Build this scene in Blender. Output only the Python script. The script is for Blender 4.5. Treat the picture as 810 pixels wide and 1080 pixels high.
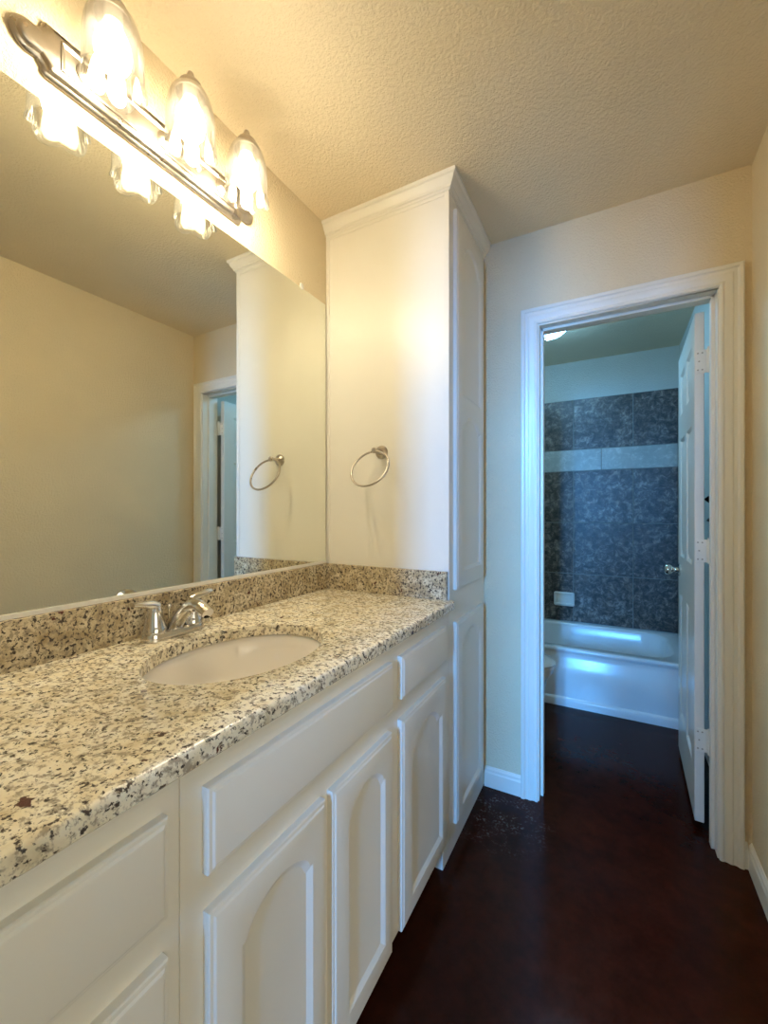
import bpy, bmesh, math, random
from mathutils import Vector, Matrix
from mathutils.geometry import tessellate_polygon
PI = math.pi
for o in list(bpy.data.objects):
    bpy.data.objects.remove(o)
scene = bpy.context.scene
COL = scene.collection
random.seed(4)

# ------------------------------------------------------------------ camera, world, lights, exposure
cam = bpy.data.cameras.new('camera')
cam.sensor_fit = 'HORIZONTAL'
cam.sensor_width = 36.0
cam.lens = 438.9 / 810 * 36.0
cam.clip_start = 0.02
camo = bpy.data.objects.new('camera', cam)
COL.objects.link(camo)
camo.location = (1.056, 0.0, 1.2354)
camo.rotation_euler = (PI / 2, 0, 0.5022)
scene.camera = camo

world = bpy.data.worlds.new('world')
scene.world = world
world.use_nodes = True
world.node_tree.nodes['Background'].inputs['Color'].default_value = (0.35, 0.6, 1.0, 1)
world.node_tree.nodes['Background'].inputs['Strength'].default_value = 1.0

def area(name, loc, rot, sx, sy, power, color):
    l = bpy.data.lights.new(name, 'AREA')
    l.shape = 'RECTANGLE'; l.size = sx; l.size_y = sy; l.energy = power; l.color = color
    o = bpy.data.objects.new(name, l)
    COL.objects.link(o); o.location = loc; o.rotation_euler = rot
    return o
# daylight just outside the bedroom window behind the narrow opening in the back wall
DAY = area('window_daylight', (0.93, -2.60, 1.70), (PI / 2, 0, 0), 0.40, 0.80, 400, (0.10, 0.41, 1.0))
# added warm fill, no known source; brightens the cabinet fronts through the right-wall opening
SIDE = area('side_fill_light', (4.15, -0.80, 1.35), (PI / 2, 0, PI / 2), 1.8, 1.6, 36, (1.0, 0.83, 0.50))
BULB_STRENGTH = 212.0
BULB_COLOR = (1.0, 0.86, 0.60)
BATH_STRENGTH = 38.0
BATH_COLOR = (0.26, 0.62, 1.0)

vs = scene.view_settings
vs.view_transform = 'Standard'; vs.look = 'None'; vs.gamma = 1.0; vs.use_curve_mapping = False
vs.exposure = 0.0
scene.cycles.max_bounces = 12
scene.cycles.diffuse_bounces = 8
scene.cycles.transparent_max_bounces = 24

# ------------------------------------------------------------------ dimensions
CEIL = 2.44
YF, YF2 = 1.877, 1.990          # door wall, front and bathroom side
XR = 1.480                      # right wall
YB = 3.66                       # bathroom end wall
YK = -0.70                      # back wall behind the camera
FX = 0.544                      # cabinet face frames
YC = 1.417                      # side of the tall cabinet
CT = 0.920                      # counter top

# ------------------------------------------------------------------ materials
def nodes(name):
    m = bpy.data.materials.new(name); m.use_nodes = True
    nt = m.node_tree
    return m, nt, nt.nodes['Principled BSDF']

def N(nt, kind, **kw):
    n = nt.nodes.new(kind)
    for k, v in kw.items():
        if k in n.inputs: n.inputs[k].default_value = v
        else: setattr(n, k, v)
    return n

def coords(nt, scale=(1, 1, 1)):
    t = N(nt, 'ShaderNodeTexCoord'); mp = N(nt, 'ShaderNodeMapping')
    mp.inputs['Scale'].default_value = scale
    nt.links.new(t.outputs['Object'], mp.inputs['Vector'])
    return mp.outputs['Vector']

def ramp(nt, src, stops):
    r = N(nt, 'ShaderNodeValToRGB')
    el = r.color_ramp.elements
    while len(el) < len(stops): el.new(0.5)
    for e, (p, c) in zip(el, stops):
        e.position = p; e.color = (c[0], c[1], c[2], 1) if len(c) == 3 else c
    nt.links.new(src, r.inputs['Fac'])
    return r.outputs['Color']

def mixc(nt, fac, a, b, mode='MIX'):
    m = N(nt, 'ShaderNodeMix', data_type='RGBA', blend_type=mode)
    for s, v in ((m.inputs['Factor'], fac), (m.inputs['A'], a), (m.inputs['B'], b)):
        pass
    def put(idx, v):
        s = m.inputs[idx]
        if hasattr(v, 'is_linked') or hasattr(v, 'links'): nt.links.new(v, s)
        else: s.default_value = v if not isinstance(v, tuple) else (v[0], v[1], v[2], 1)
    put(0, fac); put(6, a); put(7, b)
    return m.outputs[2]

def bump(nt, b, height, strength, dist):
    n = N(nt, 'ShaderNodeBump'); n.inputs['Strength'].default_value = strength; n.inputs['Distance'].default_value = dist
    nt.links.new(height, n.inputs['Height']); nt.links.new(n.outputs['Normal'], b.inputs['Normal'])

def paint(name, col, rough=0.5, tex=None, var=0.03):
    m, nt, b = nodes(name)
    v = coords(nt)
    nz = N(nt, 'ShaderNodeTexNoise', Scale=3.0, Detail=3.0)
    nt.links.new(v, nz.inputs['Vector'])
    lo = tuple(c * (1 - var) for c in col); hi = tuple(min(1, c * (1 + var)) for c in col)
    nt.links.new(ramp(nt, nz.outputs['Fac'], [(0.3, lo), (0.7, hi)]), b.inputs['Base Color'])
    b.inputs['Roughness'].default_value = rough
    if tex:
        sc, st, d = tex
        n2 = N(nt, 'ShaderNodeTexNoise', Scale=sc, Detail=3.0, Roughness=0.55)
        nt.links.new(v, n2.inputs['Vector'])
        h = ramp(nt, n2.outputs['Fac'], [(0.38, (0, 0, 0)), (0.62, (1, 1, 1))])
        bump(nt, b, h, st, d)
    return m

def plain(name, col, rough=0.4, metal=0.0, noise=0.0, **kw):
    m, nt, b = nodes(name)
    b.inputs['Base Color'].default_value = (*col, 1)
    b.inputs['Roughness'].default_value = rough
    b.inputs['Metallic'].default_value = metal
    for k, v in kw.items(): b.inputs[k].default_value = v
    v = coords(nt)
    nz = N(nt, 'ShaderNodeTexNoise', Scale=40.0, Detail=2.0)
    nt.links.new(v, nz.inputs['Vector'])
    r = ramp(nt, nz.outputs['Fac'], [(0.3, (rough * 0.9,) * 3), (0.7, (min(1, rough * 1.1),) * 3)])
    nt.links.new(r, b.inputs['Roughness'])
    return m

WALLC = (0.78, 0.665, 0.465)
M = {}
M['wall'] = paint('wall_paint', WALLC, 0.75, (130, 0.42, 0.004))
M['ceiling'] = paint('ceiling_paint', (0.82, 0.705, 0.515), 0.85, (115, 0.42, 0.004))
M['bathwall'] = paint('bath_wall_paint', (0.60, 0.60, 0.55), 0.75, (130, 0.42, 0.004))
M['trim'] = paint('trim_paint', (0.84, 0.81, 0.73), 0.32)
M['cabinet'] = paint('cabinet_paint', (0.84, 0.81, 0.73), 0.36, (160, 0.03, 0.001), 0.015)
M['dark'] = paint('dark_recess', (0.02, 0.015, 0.012), 0.8)
M['nickel'] = plain('brushed_nickel', (0.54, 0.49, 0.43), 0.30, 1.0)
M['chrome'] = plain('chrome', (0.72, 0.70, 0.67), 0.13, 1.0)
M['porcelain'] = plain('porcelain', (0.84, 0.80, 0.74), 0.10)
M['enamel'] = plain('tub_enamel', (0.80, 0.80, 0.80), 0.19)
M['black'] = plain('black_metal', (0.012, 0.012, 0.013), 0.35)
M['screw'] = plain('screw_head', (0.45, 0.40, 0.32), 0.4, 0.6)
M['grout'] = plain('grout', (0.24, 0.235, 0.22), 0.9)
M['plastic'] = plain('clear_clip', (0.85, 0.85, 0.82), 0.15)
M['caulk'] = plain('bright_channel', (0.82, 0.80, 0.74), 0.25)
M['doorpaint'] = paint('door_paint', (0.80, 0.78, 0.71), 0.30)

def mirror_mat():
    m, nt, b = nodes('mirror_silver')
    b.inputs['Base Color'].default_value = (0.90, 0.91, 0.83, 1)
    b.inputs['Metallic'].default_value = 1.0
    b.inputs['Roughness'].default_value = 0.0
    return m
M['mirror'] = mirror_mat()

def glass_mat():
    m = bpy.data.materials.new('pressed_glass'); m.use_nodes = True
    nt = m.node_tree
    for n in list(nt.nodes): nt.nodes.remove(n)
    out = N(nt, 'ShaderNodeOutputMaterial')
    tr = N(nt, 'ShaderNodeBsdfTransparent'); tr.inputs['Color'].default_value = (0.97, 0.97, 0.96, 1)
    tl = N(nt, 'ShaderNodeBsdfTranslucent'); tl.inputs['Color'].default_value = (0.95, 0.95, 0.94, 1)
    gl = N(nt, 'ShaderNodeBsdfGlossy'); gl.inputs['Roughness'].default_value = 0.04
    lw = N(nt, 'ShaderNodeLayerWeight'); lw.inputs['Blend'].default_value = 0.35
    frost = N(nt, 'ShaderNodeMixShader'); frost.inputs[0].default_value = 0.02
    mx = N(nt, 'ShaderNodeMixShader')
    nt.links.new(tr.outputs[0], frost.inputs[1]); nt.links.new(tl.outputs[0], frost.inputs[2])
    nt.links.new(lw.outputs['Facing'], mx.inputs[0])
    nt.links.new(frost.outputs[0], mx.inputs[1]); nt.links.new(gl.outputs[0], mx.inputs[2])
    nt.links.new(mx.outputs[0], out.inputs['Surface'])
    return m
M['glass'] = glass_mat()

def emit_mat(name, col, strength):
    m, nt, b = nodes(name)
    b.inputs['Base Color'].default_value = (0.9, 0.9, 0.88, 1)
    b.inputs['Emission Color'].default_value = (*col, 1)
    b.inputs['Emission Strength'].default_value = strength
    return m
M['bulb'] = emit_mat('lit_bulb', BULB_COLOR, BULB_STRENGTH)
M['bathlamp'] = emit_mat('lit_bath_glass', BATH_COLOR, BATH_STRENGTH)

M['bulbcollar'] = emit_mat('bulb_neck_glow', BULB_COLOR, BULB_STRENGTH * 0.06)
def floor_mat():
    m, nt, b = nodes('stained_concrete')
    v = coords(nt)
    n1 = N(nt, 'ShaderNodeTexNoise', Scale=1.7, Detail=5.0, Roughness=0.6)
    n2 = N(nt, 'ShaderNodeTexNoise', Scale=14.0, Detail=6.0, Roughness=0.7)
    n3 = N(nt, 'ShaderNodeTexNoise', Scale=90.0, Detail=3.0)
    for n in (n1, n2, n3): nt.links.new(v, n.inputs['Vector'])
    c1 = ramp(nt, n1.outputs['Fac'], [(0.35, (0.030, 0.0055, 0.0020)), (0.65, (0.047, 0.0095, 0.0030))])
    c2 = ramp(nt, n2.outputs['Fac'], [(0.3, (0.7, 0.7, 0.7)), (0.7, (1.25, 1.2, 1.15))])
    c = mixc(nt, 1.0, c1, c2, 'MULTIPLY')
    # pale scuffs in one corner, where the floor is dusty
    sep = N(nt, 'ShaderNodeVectorMath', operation='DISTANCE')
    nt.links.new(v, sep.inputs[0]); sep.inputs[1].default_value = (0.66, 1.70, 0.0)
    near = N(nt, 'ShaderNodeMapRange'); near.inputs['From Min'].default_value = 0.22; near.inputs['From Max'].default_value = 0.02
    nt.links.new(sep.outputs['Value'], near.inputs['Value'])
    sp = ramp(nt, n3.outputs['Fac'], [(0.50, (0, 0, 0)), (0.66, (1, 1, 1))])
    sp2 = ramp(nt, n2.outputs['Fac'], [(0.48, (0, 0, 0)), (0.62, (1, 1, 1))])
    f = mixc(nt, 1.0, sp, sp2, 'MULTIPLY')
    f2 = N(nt, 'ShaderNodeMath', operation='MULTIPLY'); nt.links.new(f, f2.inputs[0]); nt.links.new(near.outputs[0], f2.inputs[1])
    f3 = N(nt, 'ShaderNodeMath', operation='MULTIPLY'); nt.links.new(f2.outputs[0], f3.inputs[0]); f3.inputs[1].default_value = 1.0
    c = mixc(nt, f3.outputs[0], c, (0.20, 0.17, 0.16))
    nt.links.new(c, b.inputs['Base Color'])
    r = ramp(nt, n2.outputs['Fac'], [(0.3, (0.13,) * 3), (0.75, (0.24,) * 3)])
    nt.links.new(r, b.inputs['Roughness'])
    b.inputs['Specular IOR Level'].default_value = 0.13
    bump(nt, b, n2.outputs['Fac'], 0.05, 0.004)
    return m
M['floor'] = floor_mat()

def granite(name, dark=0.0):
    m, nt, b = nodes(name)
    v = coords(nt)
    wn = N(nt, 'ShaderNodeTexNoise', Scale=30.0, Detail=2.0); nt.links.new(v, wn.inputs['Vector'])
    wadd = N(nt, 'ShaderNodeVectorMath', operation='MULTIPLY_ADD')
    nt.links.new(wn.outputs['Color'], wadd.inputs[0]); wadd.inputs[1].default_value = (0.012, 0.012, 0.012)
    nt.links.new(v, wadd.inputs[2])
    vv = wadd.outputs[0]
    base = N(nt, 'ShaderNodeTexNoise', Scale=22.0, Detail=4.0, Roughness=0.6); nt.links.new(v, base.inputs['Vector'])
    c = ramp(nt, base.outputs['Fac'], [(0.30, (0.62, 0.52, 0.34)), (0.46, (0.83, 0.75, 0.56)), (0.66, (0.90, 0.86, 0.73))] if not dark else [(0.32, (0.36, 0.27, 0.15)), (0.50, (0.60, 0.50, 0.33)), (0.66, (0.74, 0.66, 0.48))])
    # grey translucent crystals
    g = N(nt, 'ShaderNodeTexNoise', Scale=95.0, Detail=4.0, Roughness=0.65); nt.links.new(vv, g.inputs['Vector'])
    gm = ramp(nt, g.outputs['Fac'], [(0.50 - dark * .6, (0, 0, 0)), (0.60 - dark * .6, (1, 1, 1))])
    gq = mixc(nt, 0.75, gm, (0, 0, 0), 'MIX') if False else gm
    ff = N(nt, 'ShaderNodeMath', operation='MULTIPLY'); nt.links.new(gq, ff.inputs[0]); ff.inputs[1].default_value = 0.78
    c = mixc(nt, ff.outputs[0], c, (0.27, 0.22, 0.16))
    # black flecks
    k = N(nt, 'ShaderNodeTexNoise', Scale=118.0, Detail=5.0, Roughness=0.65)
    mp = N(nt, 'ShaderNodeMapping'); mp.inputs['Location'].default_value = (3.1, 1.7, 0.4); mp.inputs['Scale'].default_value = (1.0, 1.0, 1.0)
    nt.links.new(vv, mp.inputs['Vector']); nt.links.new(mp.outputs[0], k.inputs['Vector'])
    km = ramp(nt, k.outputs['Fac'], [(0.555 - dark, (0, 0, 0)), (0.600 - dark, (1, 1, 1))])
    c = mixc(nt, km, c, (0.065, 0.050, 0.042))
    # burgundy garnets
    q = N(nt, 'ShaderNodeTexNoise', Scale=26.0, Detail=4.0, Roughness=0.6)
    mp2 = N(nt, 'ShaderNodeMapping'); mp2.inputs['Location'].default_value = (7.3, 2.2, 5.1)
    nt.links.new(vv, mp2.inputs['Vector']); nt.links.new(mp2.outputs[0], q.inputs['Vector'])
    qm = ramp(nt, q.outputs['Fac'], [(0.665, (0, 0, 0)), (0.685, (1, 1, 1))])
    c = mixc(nt, qm, c, (0.085, 0.022, 0.018))
    nt.links.new(c, b.inputs['Base Color'])
    b.inputs['Roughness'].default_value = 0.20
    return m
M['granite'] = granite('speckled_granite')
M['granite_shaded'] = granite('speckled_granite_shaded', 0.02)  # shaded copy of the counter granite: grazing-light shade put into the colour

def slate(name, lo, mid, hi, rough=0.42, lo_k=0.28, hi_k=2.7):
    m, nt, b = nodes(name)
    v = coords(nt)
    info = N(nt, 'ShaderNodeAttribute', attribute_name='tile_shift')
    add = N(nt, 'ShaderNodeVectorMath', operation='ADD')
    nt.links.new(v, add.inputs[0]); nt.links.new(info.outputs['Vector'], add.inputs[1])
    n1 = N(nt, 'ShaderNodeTexNoise', Scale=5.0, Detail=4.0, Roughness=0.6)
    n2 = N(nt, 'ShaderNodeTexNoise', Scale=24.0, Detail=8.0, Roughness=0.78, Distortion=0.6)
    for n in (n1, n2): nt.links.new(add.outputs[0], n.inputs['Vector'])
    c1 = ramp(nt, n1.outputs['Fac'], [(0.3, lo), (0.55, mid), (0.75, hi)])
    c2 = ramp(nt, n2.outputs['Fac'], [(0.40, (lo_k,) * 3), (0.51, (0.85, 0.85, 0.85)), (0.63, (hi_k,) * 3)])
    nt.links.new(mixc(nt, 1.0, c1, c2, 'MULTIPLY'), b.inputs['Base Color'])
    b.inputs['Roughness'].default_value = rough
    bump(nt, b, n2.outputs['Fac'], 0.25, 0.003)
    return m
M['slate'] = slate('dark_stone_tile', (0.075, 0.050, 0.034), (0.120, 0.094, 0.076), (0.17, 0.148, 0.132))
M['bandtile'] = slate('pale_stone_tile', (0.36, 0.36, 0.32), (0.46, 0.46, 0.42), (0.55, 0.55, 0.51), 0.42, 0.8, 1.2)

# ------------------------------------------------------------------ mesh builder
ORIGIN = {}
class MB:
    def __init__(s): s.v = []; s.f = []
    def add(s, vs, fs):
        k = len(s.v); s.v += [tuple(p) for p in vs]; s.f += [tuple(i + k for i in f) for f in fs]
    def box(s, x0, x1, y0, y1, z0, z1):
        s.add([(x0,y0,z0),(x1,y0,z0),(x1,y1,z0),(x0,y1,z0),(x0,y0,z1),(x1,y0,z1),(x1,y1,z1),(x0,y1,z1)],
              [(0,3,2,1),(4,5,6,7),(0,1,5,4),(1,2,6,5),(2,3,7,6),(3,0,4,7)])
    def loops(s, loops, cap0=True, cap1=True, closed=True):
        n = len(loops[0]); k = len(s.v)
        for L in loops: s.v += [tuple(p) for p in L]
        for a in range(len(loops) - 1):
            for i in range(n if closed else n - 1):
                j = (i + 1) % n
                s.f.append((k + a*n + i, k + a*n + j, k + (a+1)*n + j, k + (a+1)*n + i))
        if cap0: s.fill([loops[0]])
        if cap1: s.fill([loops[-1]])
    def fill(s, polys):
        tris = tessellate_polygon([[Vector(p) for p in P] for P in polys])
        s.add([p for P in polys for p in P], tris)
    def lathe(s, prof, c, axis='z', seg=32, mod=None, cap0=False, cap1=False):
        L = []
        for r, h in prof:
            ring = []
            for i in range(seg):
                a = 2 * PI * i / seg
                rr, hh = (r, h) if mod is None else mod(r, h, a)
                p = (rr * math.cos(a), rr * math.sin(a), hh)
                if axis == 'y': p = (p[0], p[2], p[1])
                if axis == 'x': p = (p[2], p[0], p[1])
                ring.append((c[0] + p[0], c[1] + p[1], c[2] + p[2]))
            L.append(ring)
        s.loops(L, cap0, cap1)
    def tube(s, path, rad, seg=14, closed=False, caps=True):
        P = [Vector(p) for p in path]; n = len(P)
        rad = rad if isinstance(rad, (list, tuple)) else [rad] * n
        T = []
        for i in range(n):
            a = P[(i - 1) % n] if (closed or i > 0) else P[i]
            b = P[(i + 1) % n] if (closed or i < n - 1) else P[i]
            T.append((b - a).normalized())
        ref = Vector((0, 0, 1)) if abs(T[0].z) < 0.9 else Vector((1, 0, 0))
        u = (ref - T[0] * ref.dot(T[0])).normalized()
        L = []
        for i in range(n):
            u = (u - T[i] * u.dot(T[i])).normalized(); w = T[i].cross(u)
            r = rad[i]; rx, ry = r if isinstance(r, (list, tuple)) else (r, r)
            L.append([P[i] + u * (rx * math.cos(2*PI*k/seg)) + w * (ry * math.sin(2*PI*k/seg)) for k in range(seg)])
        if closed: L.append(L[0])
        s.loops(L, caps and not closed, caps and not closed)
    def build(s, name, mat, parent=None, smooth=None, bevel=None, merge=True, loc=None):
        o0 = Vector(ORIGIN.get(parent.name, (0, 0, 0))) if parent else Vector(loc or (0, 0, 0))
        me = bpy.data.meshes.new(name)
        me.from_pydata([tuple(Vector(p) - o0) for p in s.v], [], s.f)
        bm = bmesh.new(); bm.from_mesh(me)
        if merge: bmesh.ops.remove_doubles(bm, verts=bm.verts, dist=1e-5)
        bmesh.ops.recalc_face_normals(bm, faces=bm.faces)
        bm.to_mesh(me); bm.free()
        me.materials.append(mat)
        if smooth is not None:
            me.shade_smooth(); me.set_sharp_from_angle(angle=math.radians(smooth))
        o = bpy.data.objects.new(name, me); COL.objects.link(o)
        if parent: o.parent = parent
        elif loc: o.location = loc
        ORIGIN[o.name] = tuple(o0)
        if bevel:
            md = o.modifiers.new('bevel', 'BEVEL'); md.width = bevel; md.segments = 2
            md.limit_method = 'ANGLE'; md.angle_limit = math.radians(40)
        return o

def tag(o, label=None, cat=None, group=None, kind=None):
    if label: o['label'] = label
    if cat: o['category'] = cat
    if group: o['group'] = group
    if kind: o['kind'] = kind
    return o

def thing(name, loc, label, cat):
    o = bpy.data.objects.new(name, None); COL.objects.link(o)
    o.empty_display_size = 0.05
    o.location = loc; ORIGIN[o.name] = tuple(loc)
    return tag(o, label, cat)

def inset(loop, d):
    """offset a closed 2-D loop inward by d (mitred)"""
    n = len(loop)
    A = sum(loop[i][0]*loop[(i+1)%n][1] - loop[(i+1)%n][0]*loop[i][1] for i in range(n))
    sg = 1 if A > 0 else -1
    out = []
    for i in range(n):
        p = Vector(loop[i]); a = Vector(loop[i-1]); b = Vector(loop[(i+1) % n])
        e1 = (p - a).normalized(); e2 = (b - p).normalized()
        n1 = Vector((-e1.y, e1.x)) * sg; n2 = Vector((-e2.y, e2.x)) * sg
        m = n1 + n2
        if m.length < 1e-6: m = n1
        m.normalize()
        k = max(0.35, m.dot(n1))
        q = p + m * (d / k)
        out.append((q.x, q.y))
    return out

def rect(u0, u1, v0, v1): return [(u0, v0), (u1, v0), (u1, v1), (u0, v1)]

def cathedral(u0, u1, v0, v1, rise, shoulder=0.075, n=22):
    """panel outline with square foot, small shoulders and an arched top"""
    w = u1 - u0; s = shoulder * w; vs_ = v1 - rise
    L = [(u0, v0), (u1, v0), (u1, vs_), (u1 - s, vs_)]
    for i in range(1, n):
        t = i / n
        L.append((u1 - s - t * (w - 2*s), vs_ + rise * math.sin(PI * t) ** 0.62))
    L += [(u0 + s, vs_), (u0, vs_)]
    return L

OGEE = [(0.0, 0.0), (0.0, 0.0115), (0.0015, 0.0138), (0.004, 0.0145), (0.006, 0.0148), (0.009, 0.0172), (0.012, 0.018)]
RECESS = [(0.0, 0.0), (0.004, -0.0005), (0.016, -0.0075), (0.020, -0.008)]
def panel_slab(mb, M_, outer, panels, edge=OGEE, rec=RECESS, back=True):
    """slab with a moulded edge and recessed panels; M_(u, v, n) -> world"""
    loops = [[M_(u, v, n) for u, v in (inset(outer, i) if i else outer)] for i, n in edge]
    mb.loops(loops, back, False)
    top = inset(outer, edge[-1][0]); n0 = edge[-1][1]
    mb.fill([[M_(u, v, n0) for u, v in top]] + [[M_(u, v, n0) for u, v in P] for P in panels])
    for P in panels:
        LL = [[M_(u, v, n0 + dn) for u, v in (inset(P, i) if i else P)] for i, dn in rec]
        mb.loops(LL, False, True)

# ------------------------------------------------------------------ the setting
def structure(mb, name, mat, label=None, cat=None, **kw):
    o = mb.build(name, mat, None, **kw)
    return tag(o, label, cat, kind='structure')

b = MB(); b.box(-2.2, 4.1, -2.55, 3.80, -0.06, 0.0)
structure(b, 'floor', M['floor'], 'glossy dark brown stained concrete floor', 'floor')
b = MB(); b.box(-2.2, 4.1, -2.55, 3.80, CEIL, CEIL + 0.06)
structure(b, 'ceiling', M['ceiling'], 'textured beige ceiling above vanity and bathroom', 'ceiling')
b = MB(); b.box(-0.10, 0.0, YK, YF, 0, CEIL)
structure(b, 'wall_left', M['wall'], 'beige wall behind the mirror and vanity light', 'wall')
OY0, OY1, OZ = -0.60, 0.66, 2.06          # unseen opening added in the right wall to let the side fill in
b = MB(); b.box(XR, XR + 0.10, OY1, YF, 0, CEIL); b.box(XR, XR + 0.10, YK, OY0, 0, CEIL); b.box(XR, XR + 0.10, OY0, OY1, OZ, CEIL)
structure(b, 'wall_right', M['wall'], 'beige wall to the right of the door', 'wall')
JX0, JX1, JZ = 0.782, 1.384, 2.032        # clear opening
b = MB()
b.box(-0.10, JX0 - 0.018, YF, YF2, 0, CEIL); b.box(JX1 + 0.018, XR + 0.10, YF, YF2, 0, CEIL)
b.box(JX0 - 0.018, JX1 + 0.018, YF, YF2, JZ + 0.018, CEIL)
structure(b, 'wall_far', M['wall'], 'beige wall holding the bathroom doorway', 'wall')
# back wall with an unseen narrow opening shaped to confine the daylight; windowed bedroom behind
BX0, BX1, BZ = 0.745, 1.02, 1.90
b = MB()
b.box(-0.10, BX0, YK - 0.11, YK, 0, CEIL); b.box(BX1, XR + 0.10, YK - 0.11, YK, 0, CEIL); b.box(BX0, BX1, YK - 0.11, YK, BZ, CEIL)
structure(b, 'wall_back', M['wall'], 'unseen wall behind the camera with a narrow opening shaped to confine daylight', 'wall')
def wall_window(y0, y1, x0, x1, w0, w1, z0, z1, axis, name, wlabel, winname, winlabel):
    # wall with a framed window opening, running along x (axis 'x') or y
    def bx(b, a0, a1, c0, c1, h0, h1):
        if axis == 'x': b.box(a0, a1, c0, c1, h0, h1)
        else: b.box(c0, c1, a0, a1, h0, h1)
    a0, a1, c0, c1 = (x0, x1, y0, y1) if axis == 'x' else (y0, y1, x0, x1)
    b = MB(); bx(b, a0, w0, c0, c1, 0, CEIL); bx(b, w1, a1, c0, c1, 0, CEIL); bx(b, w0, w1, c0, c1, 0, z0); bx(b, w0, w1, c0, c1, z1, CEIL)
    structure(b, name, M['wall'], wlabel, 'wall')
    f0, f1 = c0 + 0.03, c1 - 0.03; mid = (w0 + w1) / 2
    b = MB()
    bx(b, w0, w1, f0, f1, z0, z0 + 0.04); bx(b, w0, w1, f0, f1, z1 - 0.04, z1); bx(b, w0, w0 + 0.04, f0, f1, z0, z1); bx(b, w1 - 0.04, w1, f0, f1, z0, z1)
    bx(b, mid - 0.04, mid + 0.04, f0, f1, z0, z1)
    structure(b, winname, M['trim'], winlabel, 'window')
wall_window(-2.55, -2.45, -2.2, 4.1, 0.69, 1.17, 1.25, 2.15, 'x', 'wall_bedroom_back', 'bedroom wall with window, far behind the camera', 'window_1', 'white framed bedroom window far behind the camera')
wall_window(-2.45, 1.90, 4.0, 4.1, -1.75, 0.15, 0.45, 2.25, 'y', 'wall_bedroom_right', 'bedroom wall with an added fill window, right of the camera', 'fill_window', 'unseen wide window added for fill light right of the camera')  # this window is added only to frame the side fill light
b = MB(); b.box(-2.2, -2.1, -2.45, YK, 0, CEIL)
structure(b, 'wall_bedroom_left', M['wall'], 'left bedroom wall behind the camera', 'wall')
b = MB(); b.box(-2.1, -0.10, YK - 0.11, YK, 0, CEIL)
structure(b, 'wall_bedroom_front', M['wall'], 'bedroom wall beside the narrow opening', 'wall')
b = MB(); b.box(XR + 0.10, 4.0, YF, YF2, 0, CEIL)
structure(b, 'wall_bedroom_end', M['wall'], 'bedroom end wall beyond the opening on the right', 'wall')
# bathroom shell
BLX = -0.05
b = MB(); b.box(BLX, XR, YB, YB + 0.10, 0, CEIL)
structure(b, 'wall_bathroom_back', M['bathwall'], 'painted bathroom wall above the dark tiles', 'wall')
b = MB(); b.box(BLX - 0.10, BLX, YF2, YB + 0.10, 0, CEIL)
structure(b, 'wall_bathroom_left', M['bathwall'], 'bathroom wall behind the toilet', 'wall')
b = MB(); b.box(XR, XR + 0.10, YF2, YB + 0.10, 0, CEIL)
structure(b, 'wall_bathroom_right', M['bathwall'], 'bathroom wall behind the open door', 'wall')

# baseboards: little moulded profile
def baseboard(name, p0, p1, nrm, label, h=0.088, ends=True):
    prof = [(0.0, 0.0), (0.013, 0.0), (0.013, h * 0.70), (0.010, h * 0.78), (0.009, h * 0.88), (0.005, h * 0.95), (0.003, h), (0.0, h)]
    L = [[(p[0] + nrm[0]*d, p[1] + nrm[1]*d, z) for d, z in prof] for p in (p0, p1)]
    b = MB(); b.loops(L, True, True)
    return structure(b, name, M['trim'], label, 'baseboard')
CASW = 0.068
baseboard('baseboard_far', (FX + 0.004, YF), (JX0 - 0.005 - CASW, YF), (0, -1), 'short white baseboard between tall cabinet and door casing')
baseboard('baseboard_corner', (JX1 + 0.005 + CASW, YF), (XR - 0.013, YF), (0, -1), 'tiny white baseboard piece right of the door casing')
baseboard('baseboard_right', (XR, YF), (XR, YK), (-1, 0), 'white baseboard along the right wall')
baseboard('baseboard_bathroom_right', (XR, YF2), (XR, 2.86), (-1, 0), 'white baseboard behind the open bathroom door')

# door casing + jamb: trim_1
def casing_profile():
    # (distance from the inner edge, projection)
    return [(0.0, 0.0), (0.0, 0.009), (0.004, 0.012), (0.010, 0.012), (0.014, 0.009), (0.022, 0.010), (0.030, 0.014),
            (0.036, 0.0145), (0.040, 0.012), (0.050, 0.014), (0.055, 0.019), (0.064, 0.020), (0.068, 0.017), (0.068, 0.0)]
def casing(b, side):
    y0 = YF if side < 0 else YF2
    a0, a1, zt = JX0 - 0.005, JX1 + 0.005, JZ + 0.005
    L = []
    for cx, cz, dx, dz in ((a0, 0, -1, 0), (a0, zt, -1, 1), (a1, zt, 1, 1), (a1, 0, 1, 0)):
        L.append([(cx + dx * d, y0 + side * q, cz + dz * d) for d, q in casing_profile()])
    b.loops(L, True, True)
b = MB(); casing(b, -1); casing(b, 1)
structure(b, 'trim_1', M['trim'], 'white moulded casing around the bathroom doorway', 'door casing', smooth=30)
b = MB()
ya, yb = YF - 0.002, YF2 + 0.002
b.box(JX0 - 0.018, JX0, ya, yb, 0, JZ); b.box(JX1, JX1 + 0.018, ya, yb, 0, JZ); b.box(JX0 - 0.018, JX1 + 0.018, ya, yb, JZ, JZ + 0.018)
sy0, sy1 = YF + 0.040, YF2 - 0.038
b.box(JX0, JX0 + 0.011, sy0, sy1, 0, JZ); b.box(JX1 - 0.011, JX1, sy0, sy1, 0, JZ); b.box(JX0, JX1, sy0, sy1, JZ - 0.011, JZ)
structure(b, 'trim_2', M['trim'], 'white door jamb and stop lining the bathroom doorway', 'door jamb', bevel=0.002)

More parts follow.
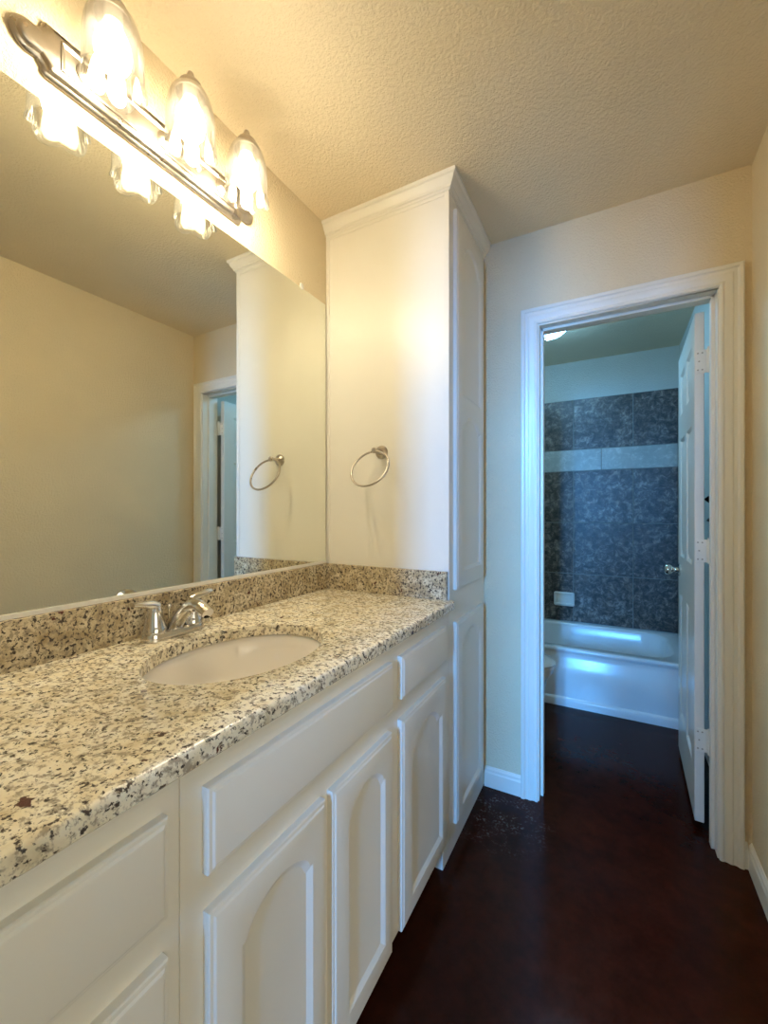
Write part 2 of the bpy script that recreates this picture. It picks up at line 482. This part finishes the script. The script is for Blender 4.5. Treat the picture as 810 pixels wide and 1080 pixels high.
# ------------------------------------------------------------------ the bathroom door (open a little past square)
PIV = (JX1 - 0.003, YF2 + 0.016, 0)
d = thing('door_1', PIV, 'white six panel bathroom door standing open into the tiled bathroom', 'door')
d['kind'] = 'structure'
DW, DH, DT, DZ = 0.600, 1.982, 0.031, 0.030
dx1 = PIV[0] - 0.013; dx0 = dx1 - DT; dy0 = PIV[1] + 0.004
# six raised panels on both faces
def sixpanels():
    out = []
    for u0, u1 in ((0.085, 0.268), (0.332, 0.515)):
        for v0, v1 in ((0.20, 0.80), (0.99, 1.56), (1.68, 1.88)):
            out.append(rect(u0, u1, v0, v1))
    return out
REC6 = [(0.0, 0.0), (0.006, -0.004), (0.012, -0.009), (0.020, -0.009), (0.034, -0.004), (0.040, -0.003)]
b = MB()
for face in (0, 1):
    if face == 0: MM = lambda u, v, n: (dx0 + DT/2 - n, dy0 + u, DZ + v)
    else:         MM = lambda u, v, n: (dx0 + DT/2 + n, dy0 + u, DZ + v)
    panel_slab(b, MM, rect(0, DW, 0, DH), sixpanels(), edge=[(0, 0), (0, DT/2 - 0.002), (0.002, DT/2)], rec=REC6, back=False)
b.build('door_slab', M['doorpaint'], d, smooth=25)
for z in (1.775, 1.040, 0.305):
    h = MB()
    h.box(dx0 + 0.004, dx1 + 0.011, dy0 - 0.0035, dy0 + 0.001, z, z + 0.089)
    h.box(PIV[0] - 0.005, PIV[0] + 0.012, PIV[1] - 0.004, PIV[1] - 0.001, z, z + 0.089)
    ob = h.build('hinge', M['trim'], d, bevel=0.001)
    k = MB()
    for i in range(5):
        k.lathe([(0.0055, 0), (0.0055, 0.0165)], (PIV[0] - 0.001, PIV[1] - 0.0045, z + i * 0.0181), seg=12, cap0=True, cap1=True)
    k.lathe([(0.0042, -0.003), (0.0042, 0.092), (0.0052, 0.092), (0.0045, 0.096)], (PIV[0] - 0.001, PIV[1] - 0.0045, z), seg=12, cap0=True, cap1=True)
    k.build('hinge_barrel', M['trim'], ob, smooth=40)
    s = MB()
    for dz, dxx in ((0.012, 0.024), (0.012, 0.010), (0.045, 0.014), (0.077, 0.010), (0.077, 0.024)):
        s.lathe([(0.0032, -0.0007), (0.002, -0.0014)], (dx0 + dxx, dy0 - 0.0035, z + dz), axis='y', seg=10, cap1=True)
    s.build('hinge_screw', M['screw'], ob)
kp = [(0.030, 0.0), (0.031, 0.003), (0.027, 0.007), (0.013, 0.010), (0.011, 0.020), (0.012, 0.028), (0.020, 0.034), (0.0265, 0.044),
      (0.0275, 0.053), (0.024, 0.062), (0.014, 0.067), (0.0, 0.068)]
for sx in (-1, 1):
    k = MB()
    xb = dx0 if sx < 0 else dx1
    k.lathe([(r, sx * h) for r, h in kp], (xb, dy0 + DW - 0.065, 0.945), axis='x', seg=28)
    k.build('door_knob', M['chrome'], d, smooth=50)
k = MB(); k.box(dx0 + 0.006, dx1 - 0.006, dy0 + DW - 0.001, dy0 + DW + 0.0015, 0.915, 0.975)
k.build('latch_plate', M['nickel'], d)
d.rotation_euler = (0, 0, -math.radians(1.6))

# ------------------------------------------------------------------ tall linen cabinet
TX = FX
t = thing('linen_cabinet', (0.30, (YC + YF) / 2, 0), 'tall white linen cabinet reaching the ceiling between vanity and door wall', 'cabinet')
b = MB(); b.box(0.001, TX, YC, YF - 0.001, 0.0, CEIL - 0.001)
b.build('carcass', M['cabinet'], t, bevel=0.0015)
b = MB()
b.box(0.001, 0.018, YC - 0.0025, YC, 1.0235, 2.386); b.box(TX - 0.018, TX, YC - 0.0025, YC, 1.0235, 2.386); b.box(0.018, TX - 0.018, YC - 0.0025, YC, 2.372, 2.386)
b.build('side_trim', M['cabinet'], t, bevel=0.001)
def front(y0, y1, z0, z1, panels, mat=None):
    MM = lambda u, v, n: (FX + n, u, v)
    b = MB(); panel_slab(b, MM, rect(y0, y1, z0, z1), panels)
    return b
y0, y1 = 1.460, 1.816
b = front(y0, y1, 0.950, 2.345, [cathedral(1.513, 1.768, 1.008, 1.617, 0.046, 0.12), cathedral(1.513, 1.768, 1.672, 2.280, 0.052, 0.12)])
b.build('door', M['cabinet'], t, smooth=20)
b = front(y0, y1, 0.095, 0.832, [cathedral(1.513, 1.768, 0.130, 0.785, 0.046, 0.12)])
b.build('door', M['cabinet'], t, smooth=20)
# crown moulding, mitred round the corner
cp = [(0.0, 2.386), (0.004, 2.386), (0.005, 2.393), (0.011, 2.396), (0.012, 2.402), (0.018, 2.408), (0.023, 2.417), (0.026, 2.425),
      (0.032, 2.429), (0.034, 2.4395), (0.0, 2.4395)]
L = []
for (px, py), (nx, ny) in (((0.001, YC), (0, -1)), ((TX, YC), (1, -1)), ((TX, YF - 0.001), (1, 0))):
    L.append([(px + nx * q, py + ny * q, z) for q, z in cp])
b = MB(); b.loops(L, True, True)
b.build('crown_moulding', M['cabinet'], t, smooth=25)

# ------------------------------------------------------------------ vanity base cabinets
v = thing('vanity_cabinet', (0.28, 0.89, 0), 'white sink base cabinet with arched doors under the granite counter', 'cabinet')
VB0, VB1 = 0.360, YC - 0.001
b = MB()
b.box(FX - 0.020, FX, VB0, VB1, 0.092, CT - 0.032); b.box(0.002, FX - 0.020, VB0, VB0 + 0.016, 0.092, CT - 0.032)
b.box(0.002, FX - 0.020, VB1 - 0.016, VB1, 0.092, CT - 0.032); b.box(0.002, FX - 0.020, VB0 + 0.016, VB1 - 0.016, 0.092, 0.108)
b.box(0.002, 0.008, VB0 + 0.016, VB1 - 0.016, 0.108, CT - 0.032)
b.box(FX - 0.055, FX, 1.353, VB1, 0.0, 0.10)
o = b.build('carcass', M['cabinet'], v, bevel=0.0012, merge=False)
b = MB(); b.box(0.40, 0.462, VB0, 1.353, 0.0, 0.092); b.build('toe_kick', M['cabinet'], v)
front(0.394, 0.955, 0.722, 0.846, []).build('false_drawer_front', M['cabinet'], v, smooth=20)
for a, c in ((0.396, 0.667), (0.690, 0.952)):
    front(a, c, 0.100, 0.667, [cathedral(a + 0.052, c - 0.040, 0.155, 0.622, 0.044, 0.05)]).build('door', M['cabinet'], v, smooth=20)
front(1.008, 1.350, 0.728, 0.844, []).build('drawer_front', M['cabinet'], v, smooth=20)
front(1.008, 1.345, 0.100, 0.672, [cathedral(1.062, 1.308, 0.150, 0.617, 0.048, 0.12)]).build('door', M['cabinet'], v, smooth=20)

w = thing('drawer_cabinet', (0.28, 0.10, 0), 'white bank of drawers at the near left end of the vanity', 'cabinet')
b = MB(); b.box(0.002, FX, -0.16, VB0 - 0.001, 0.092, CT - 0.032)
b.build('carcass', M['cabinet'], w, bevel=0.0012)
b = MB(); b.box(0.40, 0.462, -0.16, VB0 - 0.001, 0.0, 0.092); b.build('toe_kick', M['cabinet'], w)
for z0, z1 in ((0.716, 0.845), (0.420, 0.664), (0.100, 0.372)):
    front(-0.120, 0.335, z0, z1, []).build('drawer_front', M['cabinet'], w, smooth=20)

# ------------------------------------------------------------------ granite worktop
CX1 = 0.566
g = thing('countertop', (0.28, 0.62, CT), 'speckled cream, brown and black granite countertop with an oval sink cutout', 'countertop')
SC, SA, SB_ = (0.300, 0.690), 0.166, 0.218      # sink centre, half depth (x), half width (y)
def ell(a, c, z, n=72): return [(SC[0] + a * math.cos(2*PI*i/n), SC[1] + c * math.sin(2*PI*i/n), z) for i in range(n)]
outline = [(0.001, -0.175), (CX1, -0.175), (CX1, YC - 0.001), (0.001, YC - 0.001)]
ep = [(0.004, CT - 0.031), (0.0, CT - 0.027), (0.0, CT - 0.010), (0.0015, CT - 0.005), (0.005, CT - 0.0015), (0.010, CT)]
def oloop(d, z):
    x0, y0_, x1_, y1_ = 0.001, -0.175 + d, CX1 - d, YC - 0.001
    return [(x0, y0_, z), (x1_, y0_, z), (x1_, y1_, z), (x0, y1_, z)]
b = MB()
b.loops([oloop(q, z) for q, z in ep], False, False)
hp = [(0.003, CT), (0.0008, CT - 0.0015), (0.0, CT - 0.005), (0.0, CT - 0.029), (0.002, CT - 0.031)]
b.fill([oloop(ep[-1][0], CT), ell(SA + 0.003, SB_ + 0.003, CT)])
b.loops([ell(SA + q, SB_ + q, z) for q, z in hp], False, False)
b.fill([oloop(ep[0][0], CT - 0.031), ell(SA + 0.002, SB_ + 0.002, CT - 0.031)])
b.build('slab', M['granite'], g, smooth=35)
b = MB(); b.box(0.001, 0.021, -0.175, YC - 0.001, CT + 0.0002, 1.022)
b.build('backsplash', M['granite_shaded'], g, bevel=0.0015)
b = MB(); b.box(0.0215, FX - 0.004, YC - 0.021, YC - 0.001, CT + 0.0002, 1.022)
b.build('side_splash', M['granite_shaded'], g, bevel=0.0015)

# undermount sink
s = thing('sink', (SC[0], SC[1], CT - 0.18), 'oval white undermount sink set into the granite', 'sink')
b = MB()
pr = [(0.020, CT - 0.0315), (0.006, CT - 0.0315), (0.002, CT - 0.036), (-0.004, CT - 0.060), (-0.016, CT - 0.100), (-0.040, CT - 0.140),
      (-0.075, CT - 0.162), (-0.115, CT - 0.170), (-0.136, CT - 0.172)]
b.loops([ell(SA + q, SB_ + q * (1.0 if q > -0.02 else 1.25), z) for q, z in pr], False, False)
b.loops([ell(SA + q + 0.008, SB_ + q * (1.0 if q > -0.02 else 1.25) + 0.008, z - 0.008) for q, z in pr[1:]], False, True)
b.build('basin', M['porcelain'], s, smooth=60)
b = MB(); b.lathe([(0.034, 0.0), (0.033, 0.004), (0.024, 0.003), (0.022, -0.004), (0.0, -0.004)], (SC[0], SC[1], CT - 0.171), seg=28)
b.build('drain', M['chrome'], s, smooth=40)

# faucet
FXX, FY = 0.066, 0.680
f = thing('faucet', (FXX, FY, CT), 'chrome two handle centerset faucet behind the oval sink', 'faucet')
b = MB()
def stad(hx, hy, z, n=40):
    r = hx; L = []
    for i in range(n):
        a = 2 * PI * i / n
        L.append((FXX + r * math.cos(a), FY + (hy - r) * (1 if math.sin(a) >= 0 else -1) + r * math.sin(a), z))
    return L
b.loops([stad(0.028, 0.082, CT + 0.0005), stad(0.028, 0.082, CT + 0.012), stad(0.026, 0.080, CT + 0.018), stad(0.020, 0.074, CT + 0.021)], True, True)
b.build('base_plate', M['chrome'], f, smooth=40)
b = MB()
path = []; rad = []
for i in range(22):
    q = i / 21
    x = FXX - 0.006 + 0.135 * q
    z = CT + 0.018 + 0.066 * math.sin(min(1.0, q * 1.18) * PI * 0.60) - (0.012 * max(0, q - 0.80) / 0.2)
    path.append((x, FY, z)); rad.append((0.0195 - 0.0060 * q, 0.022 - 0.006 * q))
b.tube(path, rad, 18)
b.build('spout', M['chrome'], f, smooth=50)
b = MB(); b.lathe([(0.0095, 0), (0.0095, -0.010), (0.007, -0.010)], (path[-1][0] - 0.008, FY, path[-1][2] - 0.010), seg=20, cap1=True)
b.build('aerator', M['chrome'], f, smooth=40)
for sy in (-1, 1):
    yy = FY + sy * 0.052
    b = MB()
    b.lathe([(0.026, 0.016), (0.0265, 0.030), (0.024, 0.034), (0.0235, 0.036), (0.0205, 0.052), (0.0170, 0.068), (0.0145, 0.078), (0.010, 0.086), (0.0, 0.089)], (FXX, yy, CT), seg=28)
    lp = [(FXX, yy - sy * 0.006, CT + 0.080), (FXX, yy + sy * 0.008, CT + 0.087), (FXX + 0.001, yy + sy * 0.028, CT + 0.091), (FXX + 0.002, yy + sy * 0.044, CT + 0.0945), (FXX + 0.003, yy + sy * 0.057, CT + 0.0965)]
    b.tube(lp, [(0.012, 0.012), (0.011, 0.0135), (0.0085, 0.0135), (0.0070, 0.0125), (0.005, 0.0095)], 16)
    b.build('handle', M['chrome'], f, smooth=50)
b = MB(); b.tube([(FXX - 0.022, FY, CT + 0.015), (FXX - 0.022, FY, CT + 0.066)], 0.0028, 10)
b.lathe([(0.0, 0.0), (0.005, 0.002), (0.0065, 0.007), (0.005, 0.012), (0.0, 0.014)], (FXX - 0.022, FY, CT + 0.064), seg=16)
b.build('lift_rod', M['chrome'], f, smooth=50)

# ------------------------------------------------------------------ mirror
MZ0, MZ1, MY0, MY1 = 1.030, 2.100, -0.17, YC - 0.010
m_ = thing('mirror', (0.0, 0.62, MZ0), 'large frameless wall mirror above the granite backsplash', 'mirror')
b = MB(); b.box(0.0012, 0.0062, MY0, MY1, MZ0, MZ1)
b.build('mirror_glass', M['mirror'], m_)
b = MB(); b.box(0.0, 0.0010, MY0, MY1 + 0.0065, MZ0, MZ1 + 0.0015)
b.build('backing', M['dark'], m_)
b = MB(); b.box(0.0003, 0.009, MY0, MY1, 1.0225, MZ0 - 0.0002); b.box(0.0064, 0.009, MY0, MY1, MZ0 - 0.0002, MZ0 + 0.003)
b.build('bottom_channel', M['caulk'], m_)
for cy in (1.253, 0.20):
    b = MB(); b.lathe([(0.009, 0.0064), (0.009, 0.009), (0.006, 0.010), (0.0, 0.010)], (0, cy, MZ1 + 0.002), axis='x', seg=18, cap0=True)
    b.box(0.0012, 0.0075, cy - 0.006, cy + 0.006, MZ1 + 0.0005, MZ1 + 0.016)
    b.build('clip', M['plastic'], m_, smooth=30)

# ------------------------------------------------------------------ vanity light
LZ = 2.212
vl = thing('vanity_light', (0.0, 0.685, LZ), 'brushed nickel three bulb light bar with clear glass shades above the mirror', 'light')
PY0, PY1, PH = 0.425, 0.945, 0.058
def plate_outline():
    R = []
    # right end, from lower corner out round the lobe to upper corner
    R += [(PY1, -PH), (PY1 + 0.006, -PH + 0.006), (PY1 + 0.008, -PH + 0.018), (PY1 + 0.014, -PH + 0.026)]
    for i in range(13):
        a = -PI * 0.36 + PI * 0.72 * i / 12
        R.append((PY1 + 0.012 + 0.048 * math.cos(a), 0.038 * math.sin(a)))
    R += [(PY1 + 0.014, PH - 0.026), (PY1 + 0.008, PH - 0.018), (PY1 + 0.006, PH - 0.006), (PY1, PH)]
    mid = (PY0 + PY1) / 2
    return R + [(2 * mid - a, -c) for a, c in R]
PO = plate_outline()
b = MB()
stp = [(0.0, 0.0005), (0.0, 0.006), (0.003, 0.010), (0.008, 0.012), (0.010, 0.017), (0.014, 0.020), (0.019, 0.021)]
b.loops([[(x, u, LZ + q) for u, q in inset(PO, i)] for i, x in stp], True, True)
pl = b.build('back_plate', M['nickel'], vl, smooth=35)
b = MB()
fr = rect(PY0 + 0.022, PY1 - 0.022, -PH + 0.026, PH - 0.026)
b.loops([[(x, u, LZ + q) for u, q in inset(fr, i)] for i, x in ((0, 0.0205), (0.001, 0.024), (0.004, 0.025), (0.007, 0.023), (0.009, 0.0212))], False, True)
b.build('raised_panel', M['nickel'], pl, smooth=30)
LAX = 0.122
for ly in (0.500, 0.686, 0.870):
    b = MB()
    b.lathe([(0.024, 0.021), (0.024, 0.024), (0.018, 0.028), (0.010, 0.031), (0.0, 0.032)], (0, ly, LZ), axis='x', seg=24)
    b.tube([(0.026, ly, LZ), (0.045, ly, LZ + 0.004), (0.060, ly, LZ + 0.022), (0.070, ly, LZ + 0.055), (0.082, ly, LZ + 0.098), (0.100, ly, LZ + 0.116), (LAX, ly, LZ + 0.119)], 0.0065, 14)
    b.build('arm', M['nickel'], vl, smooth=50)
    b = MB()
    zt = LZ + 0.134
    b.lathe([(0.0, 0.0), (0.007, -0.003), (0.009, -0.009), (0.0075, -0.015), (0.008, -0.018), (0.016, -0.022), (0.026, -0.032), (0.033, -0.046), (0.036, -0.060), (0.034, -0.060), (0.028, -0.040), (0.015, -0.026)], (LAX, ly, zt), seg=32)
    hold = b.build('shade_holder', M['nickel'], vl, smooth=40)
    b = MB(); b.lathe([(0.016, -0.026), (0.018, -0.030), (0.018, -0.070), (0.014, -0.072)], (LAX, ly, zt), seg=20, cap0=True, cap1=True)
    b.build('socket', M['porcelain'], hold, smooth=40)
    # tulip glass, five lobes with a scalloped rim, thick walled
    def petal(r, h, a):
        tt = min(1, max(0, (-0.045 - h) / 0.135))
        lob = math.cos(5 * a + 0.6)
        return r * (1 + 0.07 * tt * (abs(math.cos(2.5 * a + 0.3)) * 2 - 1.2)), h - 0.014 * tt ** 3 * (abs(math.cos(2.5 * a + 0.3)) - 0.4)
    outp = [(0.030, -0.044), (0.041, -0.056), (0.049, -0.072), (0.0545, -0.092), (0.057, -0.114), (0.0575, -0.138), (0.0575, -0.162), (0.059, -0.182), (0.062, -0.194)]
    b = MB()
    b.lathe(outp + [(r - 0.0035, h) for r, h in reversed(outp)], (LAX, ly, zt), seg=80, mod=petal)
    b.build('glass_shade', M['glass'], vl, smooth=50)
    b = MB()
    b.lathe([(0.0345, -0.128), (0.0345, -0.136), (0.031, -0.152), (0.0225, -0.164), (0.011, -0.170), (0.0, -0.171)], (LAX, ly, zt), seg=20)
    bl = b.build('bulb', M['bulb'], vl, smooth=60)
    b = MB()
    b.lathe([(0.014, -0.062), (0.016, -0.074), (0.024, -0.090), (0.0315, -0.108), (0.0352, -0.128), (0.0342, -0.1282)], (LAX, ly, zt), seg=24)
    b.build('bulb_collar', M['bulbcollar'], bl, smooth=60)

# ------------------------------------------------------------------ towel ring on the side of the tall cabinet
TRX, TRZ = 0.268, 1.468
tr = thing('towel_ring', (TRX, YC - 0.0025, TRZ), 'brushed nickel towel ring on the side of the tall cabinet', 'towel ring')
ysf = YC - 0.0004
b = MB()
b.lathe([(0.026, 0.0), (0.026, -0.004), (0.023, -0.009), (0.018, -0.012), (0.014, -0.016), (0.0, -0.016)], (TRX, ysf, TRZ), axis='y', seg=32, cap0=True)
b.build('mount', M['nickel'], tr, smooth=40)
b = MB(); b.lathe([(0.010, -0.014), (0.0085, -0.030), (0.0085, -0.046), (0.011, -0.052), (0.011, -0.062), (0.007, -0.066), (0.0, -0.066)], (TRX, ysf, TRZ), axis='y', seg=24)
b.build('post', M['nickel'], tr, smooth=40)
b = MB(); RR = 0.077
b.tube([(TRX + RR * math.sin(2*PI*i/64), ysf - 0.057 - 0.036 * (1 - math.cos(2*PI*i/64)), TRZ - 0.004 - 0.067 * (1 - math.cos(2*PI*i/64))) for i in range(64)], 0.0045, 12, closed=True)
b.build('ring', M['nickel'], tr, smooth=60)

# ------------------------------------------------------------------ bathroom: tiles
ts = thing('tile_surround', (0.7, YB, 0.34), 'dark stone tile surround with pale band above the bathtub', 'tiles')
TF = YB - 0.010            # tile face
b = MB(); b.box(BLX + 0.0005, XR - 0.0005, TF + 0.002, YB - 0.0005, 0.358, 2.132)
b.box(XR - 0.008, XR - 0.0005, 2.885, TF + 0.002, 0.358, 2.132)
b.build('grout', M['grout'], ts)
def tile_mesh(name, mat, tiles):
    vs_, fs, shift = [], [], []
    for (pl_, a0, a1, z0, z1) in tiles:
        g_ = 0.003; k = len(vs_); e = 0.0012
        sh = (random.uniform(0, 30), random.uniform(0, 30), random.uniform(0, 30))
        if pl_ == 'back':
            P = lambda a, z, n: (a, TF + 0.002 - n, z)
        else:
            P = lambda a, z, n: (XR - 0.008 - n, a, z)
        L0 = [(a0 + g_, z0 + g_), (a1 - g_, z0 + g_), (a1 - g_, z1 - g_), (a0 + g_, z1 - g_)]
        L1 = inset(L0, e)
        vs_ += [P(a, z, 0) for a, z in L0] + [P(a, z, 0.0012) for a, z in L0] + [P(a, z, 0.002) for a, z in L1]
        for r_ in (0, 4):
            for i in range(4):
                j = (i + 1) % 4
                fs.append((k + r_ + i, k + r_ + j, k + r_ + 4 + j, k + r_ + 4 + i))
        fs.append((k + 8, k + 9, k + 10, k + 11))
        shift += [sh] * 12
    b = MB(); b.v = vs_; b.f = fs
    o = b.build(name, mat, ts, merge=False)
    at = o.data.attributes.new('tile_shift', 'FLOAT_VECTOR', 'POINT')
    for i, q in enumerate(shift): at.data[i].vector = q
    return o
xs = [-0.05, 0.374, 0.782, 1.192, 1.472]
rows = [(0.358, 0.742), (0.742, 1.150), (1.150, 1.562), (1.732, 2.132)]
T = []
for z0, z1 in rows:
    for a, c in zip(xs[:-1], xs[1:]): T.append(('back', a, c, z0, z1))
    for a, c in ((2.885, 3.24), (3.24, TF)): T.append(('side', a, c, z0, z1))
tile_mesh('stone_tiles', M['slate'], T)
T = [('back', a, c, 1.562, 1.732) for a, c in ((-0.05, 0.47), (0.47, 0.980), (0.980, 1.472))] + [('side', 2.885, 3.2, 1.562, 1.732), ('side', 3.2, TF, 1.562, 1.732)]
tile_mesh('accent_band', M['bandtile'], T)

# soap dish
sd = thing('soap_dish', (0.712, TF, 0.48), 'small white ceramic soap dish set in the dark tiles', 'soap dish')
b = MB()
so = rect(0.636, 0.790, 0.478, 0.590)
def rr(u0, u1, v0, v1, r, n=5):
    L = []
    for cx, cy, a0 in ((u1 - r, v1 - r, 0), (u0 + r, v1 - r, PI/2), (u0 + r, v0 + r, PI), (u1 - r, v0 + r, 1.5*PI)):
        for i in range(n + 1):
            a = a0 + PI/2 * i / n
            L.append((cx + r * math.cos(a), cy + r * math.sin(a)))
    return L
so = rr(0.636, 0.790, 0.478, 0.590, 0.014)
b.loops([[(u, TF - n, q) for u, q in inset(so, i)] for i, n in ((0, 0.0006), (0, 0.008), (0.004, 0.014), (0.010, 0.016), (0.016, 0.012), (0.022, 0.002))], True, True)
b.build('dish', M['porcelain'], sd, smooth=40)
b = MB()
b.loops([[(u, TF - n, q) for u, q in rr(0.652, 0.774, 0.490, 0.497, 0.003, 3)] for n in (0.004, 0.030)] , True, True)
b.build('tray_lip', M['porcelain'], sd, smooth=40)

# bathtub
TX0, TX1, TY0, TY1, TZ = BLX + 0.002, XR - 0.0095, 2.872, TF - 0.001, 0.356
tb = thing('bathtub', ((TX0 + TX1) / 2, (TY0 + TY1) / 2, 0), 'white alcove bathtub against the dark stone tiles', 'bathtub')
def basin(i, z, r): return [(u, q, z) for u, q in rr(TX0 + 0.10 + i * 1.7, TX1 - 0.075 - i * 1.3, TY0 + 0.118 + i, TY1 - 0.055 - i, r, 8)]
def outer(dy, z, i=0.0): return [(u, q, z) for u, q in rr(TX0 + i, TX1 - i, TY0 + dy + i, TY1 - i, 0.004, 8)]
b = MB()
b.loops([outer(0.0, 0.0), outer(0.0, 0.042), outer(0.004, 0.049), outer(0.014, 0.055), outer(0.016, 0.10), outer(0.018, 0.15), outer(0.023, 0.20), outer(0.034, 0.245), outer(0.047, 0.290), outer(0.054, 0.318), outer(0.054, 0.326),
         outer(0.050, 0.332), outer(0.049, 0.342), outer(0.052, 0.351), outer(0.052, TZ, 0.008)], True, False)
b.fill([outer(0.052, TZ, 0.008), basin(0, TZ, 0.16)])
b.loops([basin(0, TZ, 0.16), basin(0.006, TZ - 0.004, 0.158), basin(0.014, TZ - 0.018, 0.15), basin(0.020, TZ - 0.12, 0.145), basin(0.032, TZ - 0.22, 0.14), basin(0.060, TZ - 0.275, 0.13), basin(0.14, TZ - 0.295, 0.10)], False, True)
b.build('tub_shell', M['enamel'], tb, smooth=50)
b = MB(); b.lathe([(0.036, 0.0), (0.034, -0.006), (0.0, -0.008)], (TX0 + 0.152, (TY0 + TY1) / 2, 0.235), axis='x', seg=24, cap0=True)
b.build('overflow_plate', M['chrome'], tb, smooth=40)

# toilet, mostly hidden behind the door casing
tt_ = thing('toilet', (0.30, 2.43, 0), 'white toilet beside the bathtub, mostly hidden by the door casing', 'toilet')
TCY = 2.43
def oval(cx, hx, hy, z, n=40, sq=0.0):
    L = []
    for i in range(n):
        a = 2 * PI * i / n
        L.append((cx + hx * math.cos(a), TCY + hy * math.sin(a) * (1 - 0.10 * math.cos(a)), z))
    return L
b = MB()
b.loops([oval(0.41, 0.23, 0.105, 0.0), oval(0.41, 0.225, 0.10, 0.03), oval(0.42, 0.20, 0.09, 0.12), oval(0.502, 0.22, 0.115, 0.22), oval(0.48, 0.26, 0.165, 0.32), oval(0.502, 0.27, 0.18, 0.36), oval(0.502, 0.272, 0.182, 0.382)], True, False)
b.loops([oval(0.502, 0.272, 0.182, 0.382), oval(0.502, 0.24, 0.15, 0.382), oval(0.502, 0.21, 0.12, 0.30), oval(0.475, 0.12, 0.07, 0.20)], False, True)
b.box(0.02, 0.24, TCY - 0.10, TCY + 0.10, 0.20, 0.38)
b.build('bowl', M['porcelain'], tt_, smooth=50)
b = MB()
b.loops([oval(0.502, 0.278, 0.188, 0.384), oval(0.502, 0.282, 0.191, 0.392), oval(0.502, 0.278, 0.188, 0.402), oval(0.502, 0.20, 0.115, 0.402), oval(0.502, 0.198, 0.112, 0.386)], False, False)
b.build('seat', M['porcelain'], tt_, smooth=50)
b = MB()
b.loops([oval(0.502, 0.280, 0.189, 0.4045), oval(0.502, 0.284, 0.192, 0.412), oval(0.502, 0.276, 0.186, 0.422), oval(0.502, 0.23, 0.15, 0.428), oval(0.502, 0.10, 0.07, 0.430)], True, True)
b.build('lid', M['porcelain'], tt_, smooth=50)
b = MB(); b.box(BLX + 0.012, BLX + 0.195, TCY - 0.20, TCY + 0.20, 0.375, 0.70)
tk = b.build('tank', M['porcelain'], tt_, bevel=0.02)
b = MB(); b.box(BLX + 0.006, BLX + 0.205, TCY - 0.21, TCY + 0.21, 0.701, 0.735)
b.build('tank_lid', M['porcelain'], tt_, bevel=0.012)
b = MB(); b.tube([(BLX + 0.19, TCY - 0.15, 0.64), (BLX + 0.21, TCY - 0.15, 0.64), (BLX + 0.215, TCY - 0.10, 0.635)], 0.006, 10)
b.build('flush_lever', M['chrome'], tk, smooth=40)

# ceiling light in the bathroom
BLC = (0.690, 2.74)
cl = thing('ceiling_light', (BLC[0], BLC[1], CEIL), 'flush dome ceiling light glowing in the bathroom', 'light')
b = MB(); b.lathe([(0.165, 0.0), (0.168, -0.012), (0.160, -0.024), (0.150, -0.026)], (BLC[0], BLC[1], CEIL - 0.0005), seg=40, cap0=True, cap1=True)
b.build('base_pan', M['nickel'], cl, smooth=40)
b = MB(); b.lathe([(0.150, -0.027), (0.149, -0.048), (0.136, -0.078), (0.106, -0.103), (0.060, -0.120), (0.012, -0.125)], (BLC[0], BLC[1], CEIL), seg=32, cap0=True, cap1=True)
b.build('glass_dome', M['bathlamp'], cl, smooth=60)
b = MB(); b.lathe([(0.011, -0.1255), (0.011, -0.131), (0.007, -0.136), (0.008, -0.141), (0.0, -0.146)], (BLC[0], BLC[1], CEIL), seg=16, cap0=True)
b.build('finial', M['nickel'], cl, smooth=40)

# black hook rail on the bathroom wall, glimpsed through the hinge gap
hk = thing('towel_hook', (XR, 2.32, 1.28), 'black towel hook on the wall glimpsed through the door hinge gap', 'hook')
b = MB(); b.lathe([(0.022, 0.0), (0.022, -0.006), (0.010, -0.010)], (XR - 0.0005, 2.32, 1.275), axis='x', seg=20, cap0=True, cap1=True)
b.build('mount', M['black'], hk, smooth=40)
b = MB(); b.tube([(XR - 0.006, 2.32, 1.275), (XR - 0.045, 2.32, 1.285), (XR - 0.058, 2.32, 1.300)], [0.011, 0.010, 0.012], 12)
b.tube([(XR - 0.010, 2.32, 1.27), (XR - 0.016, 2.32, 1.225), (XR - 0.032, 2.32, 1.190), (XR - 0.050, 2.32, 1.205)], [0.011, 0.010, 0.010, 0.012], 12)
b.build('hook_arm', M['black'], hk, smooth=40)
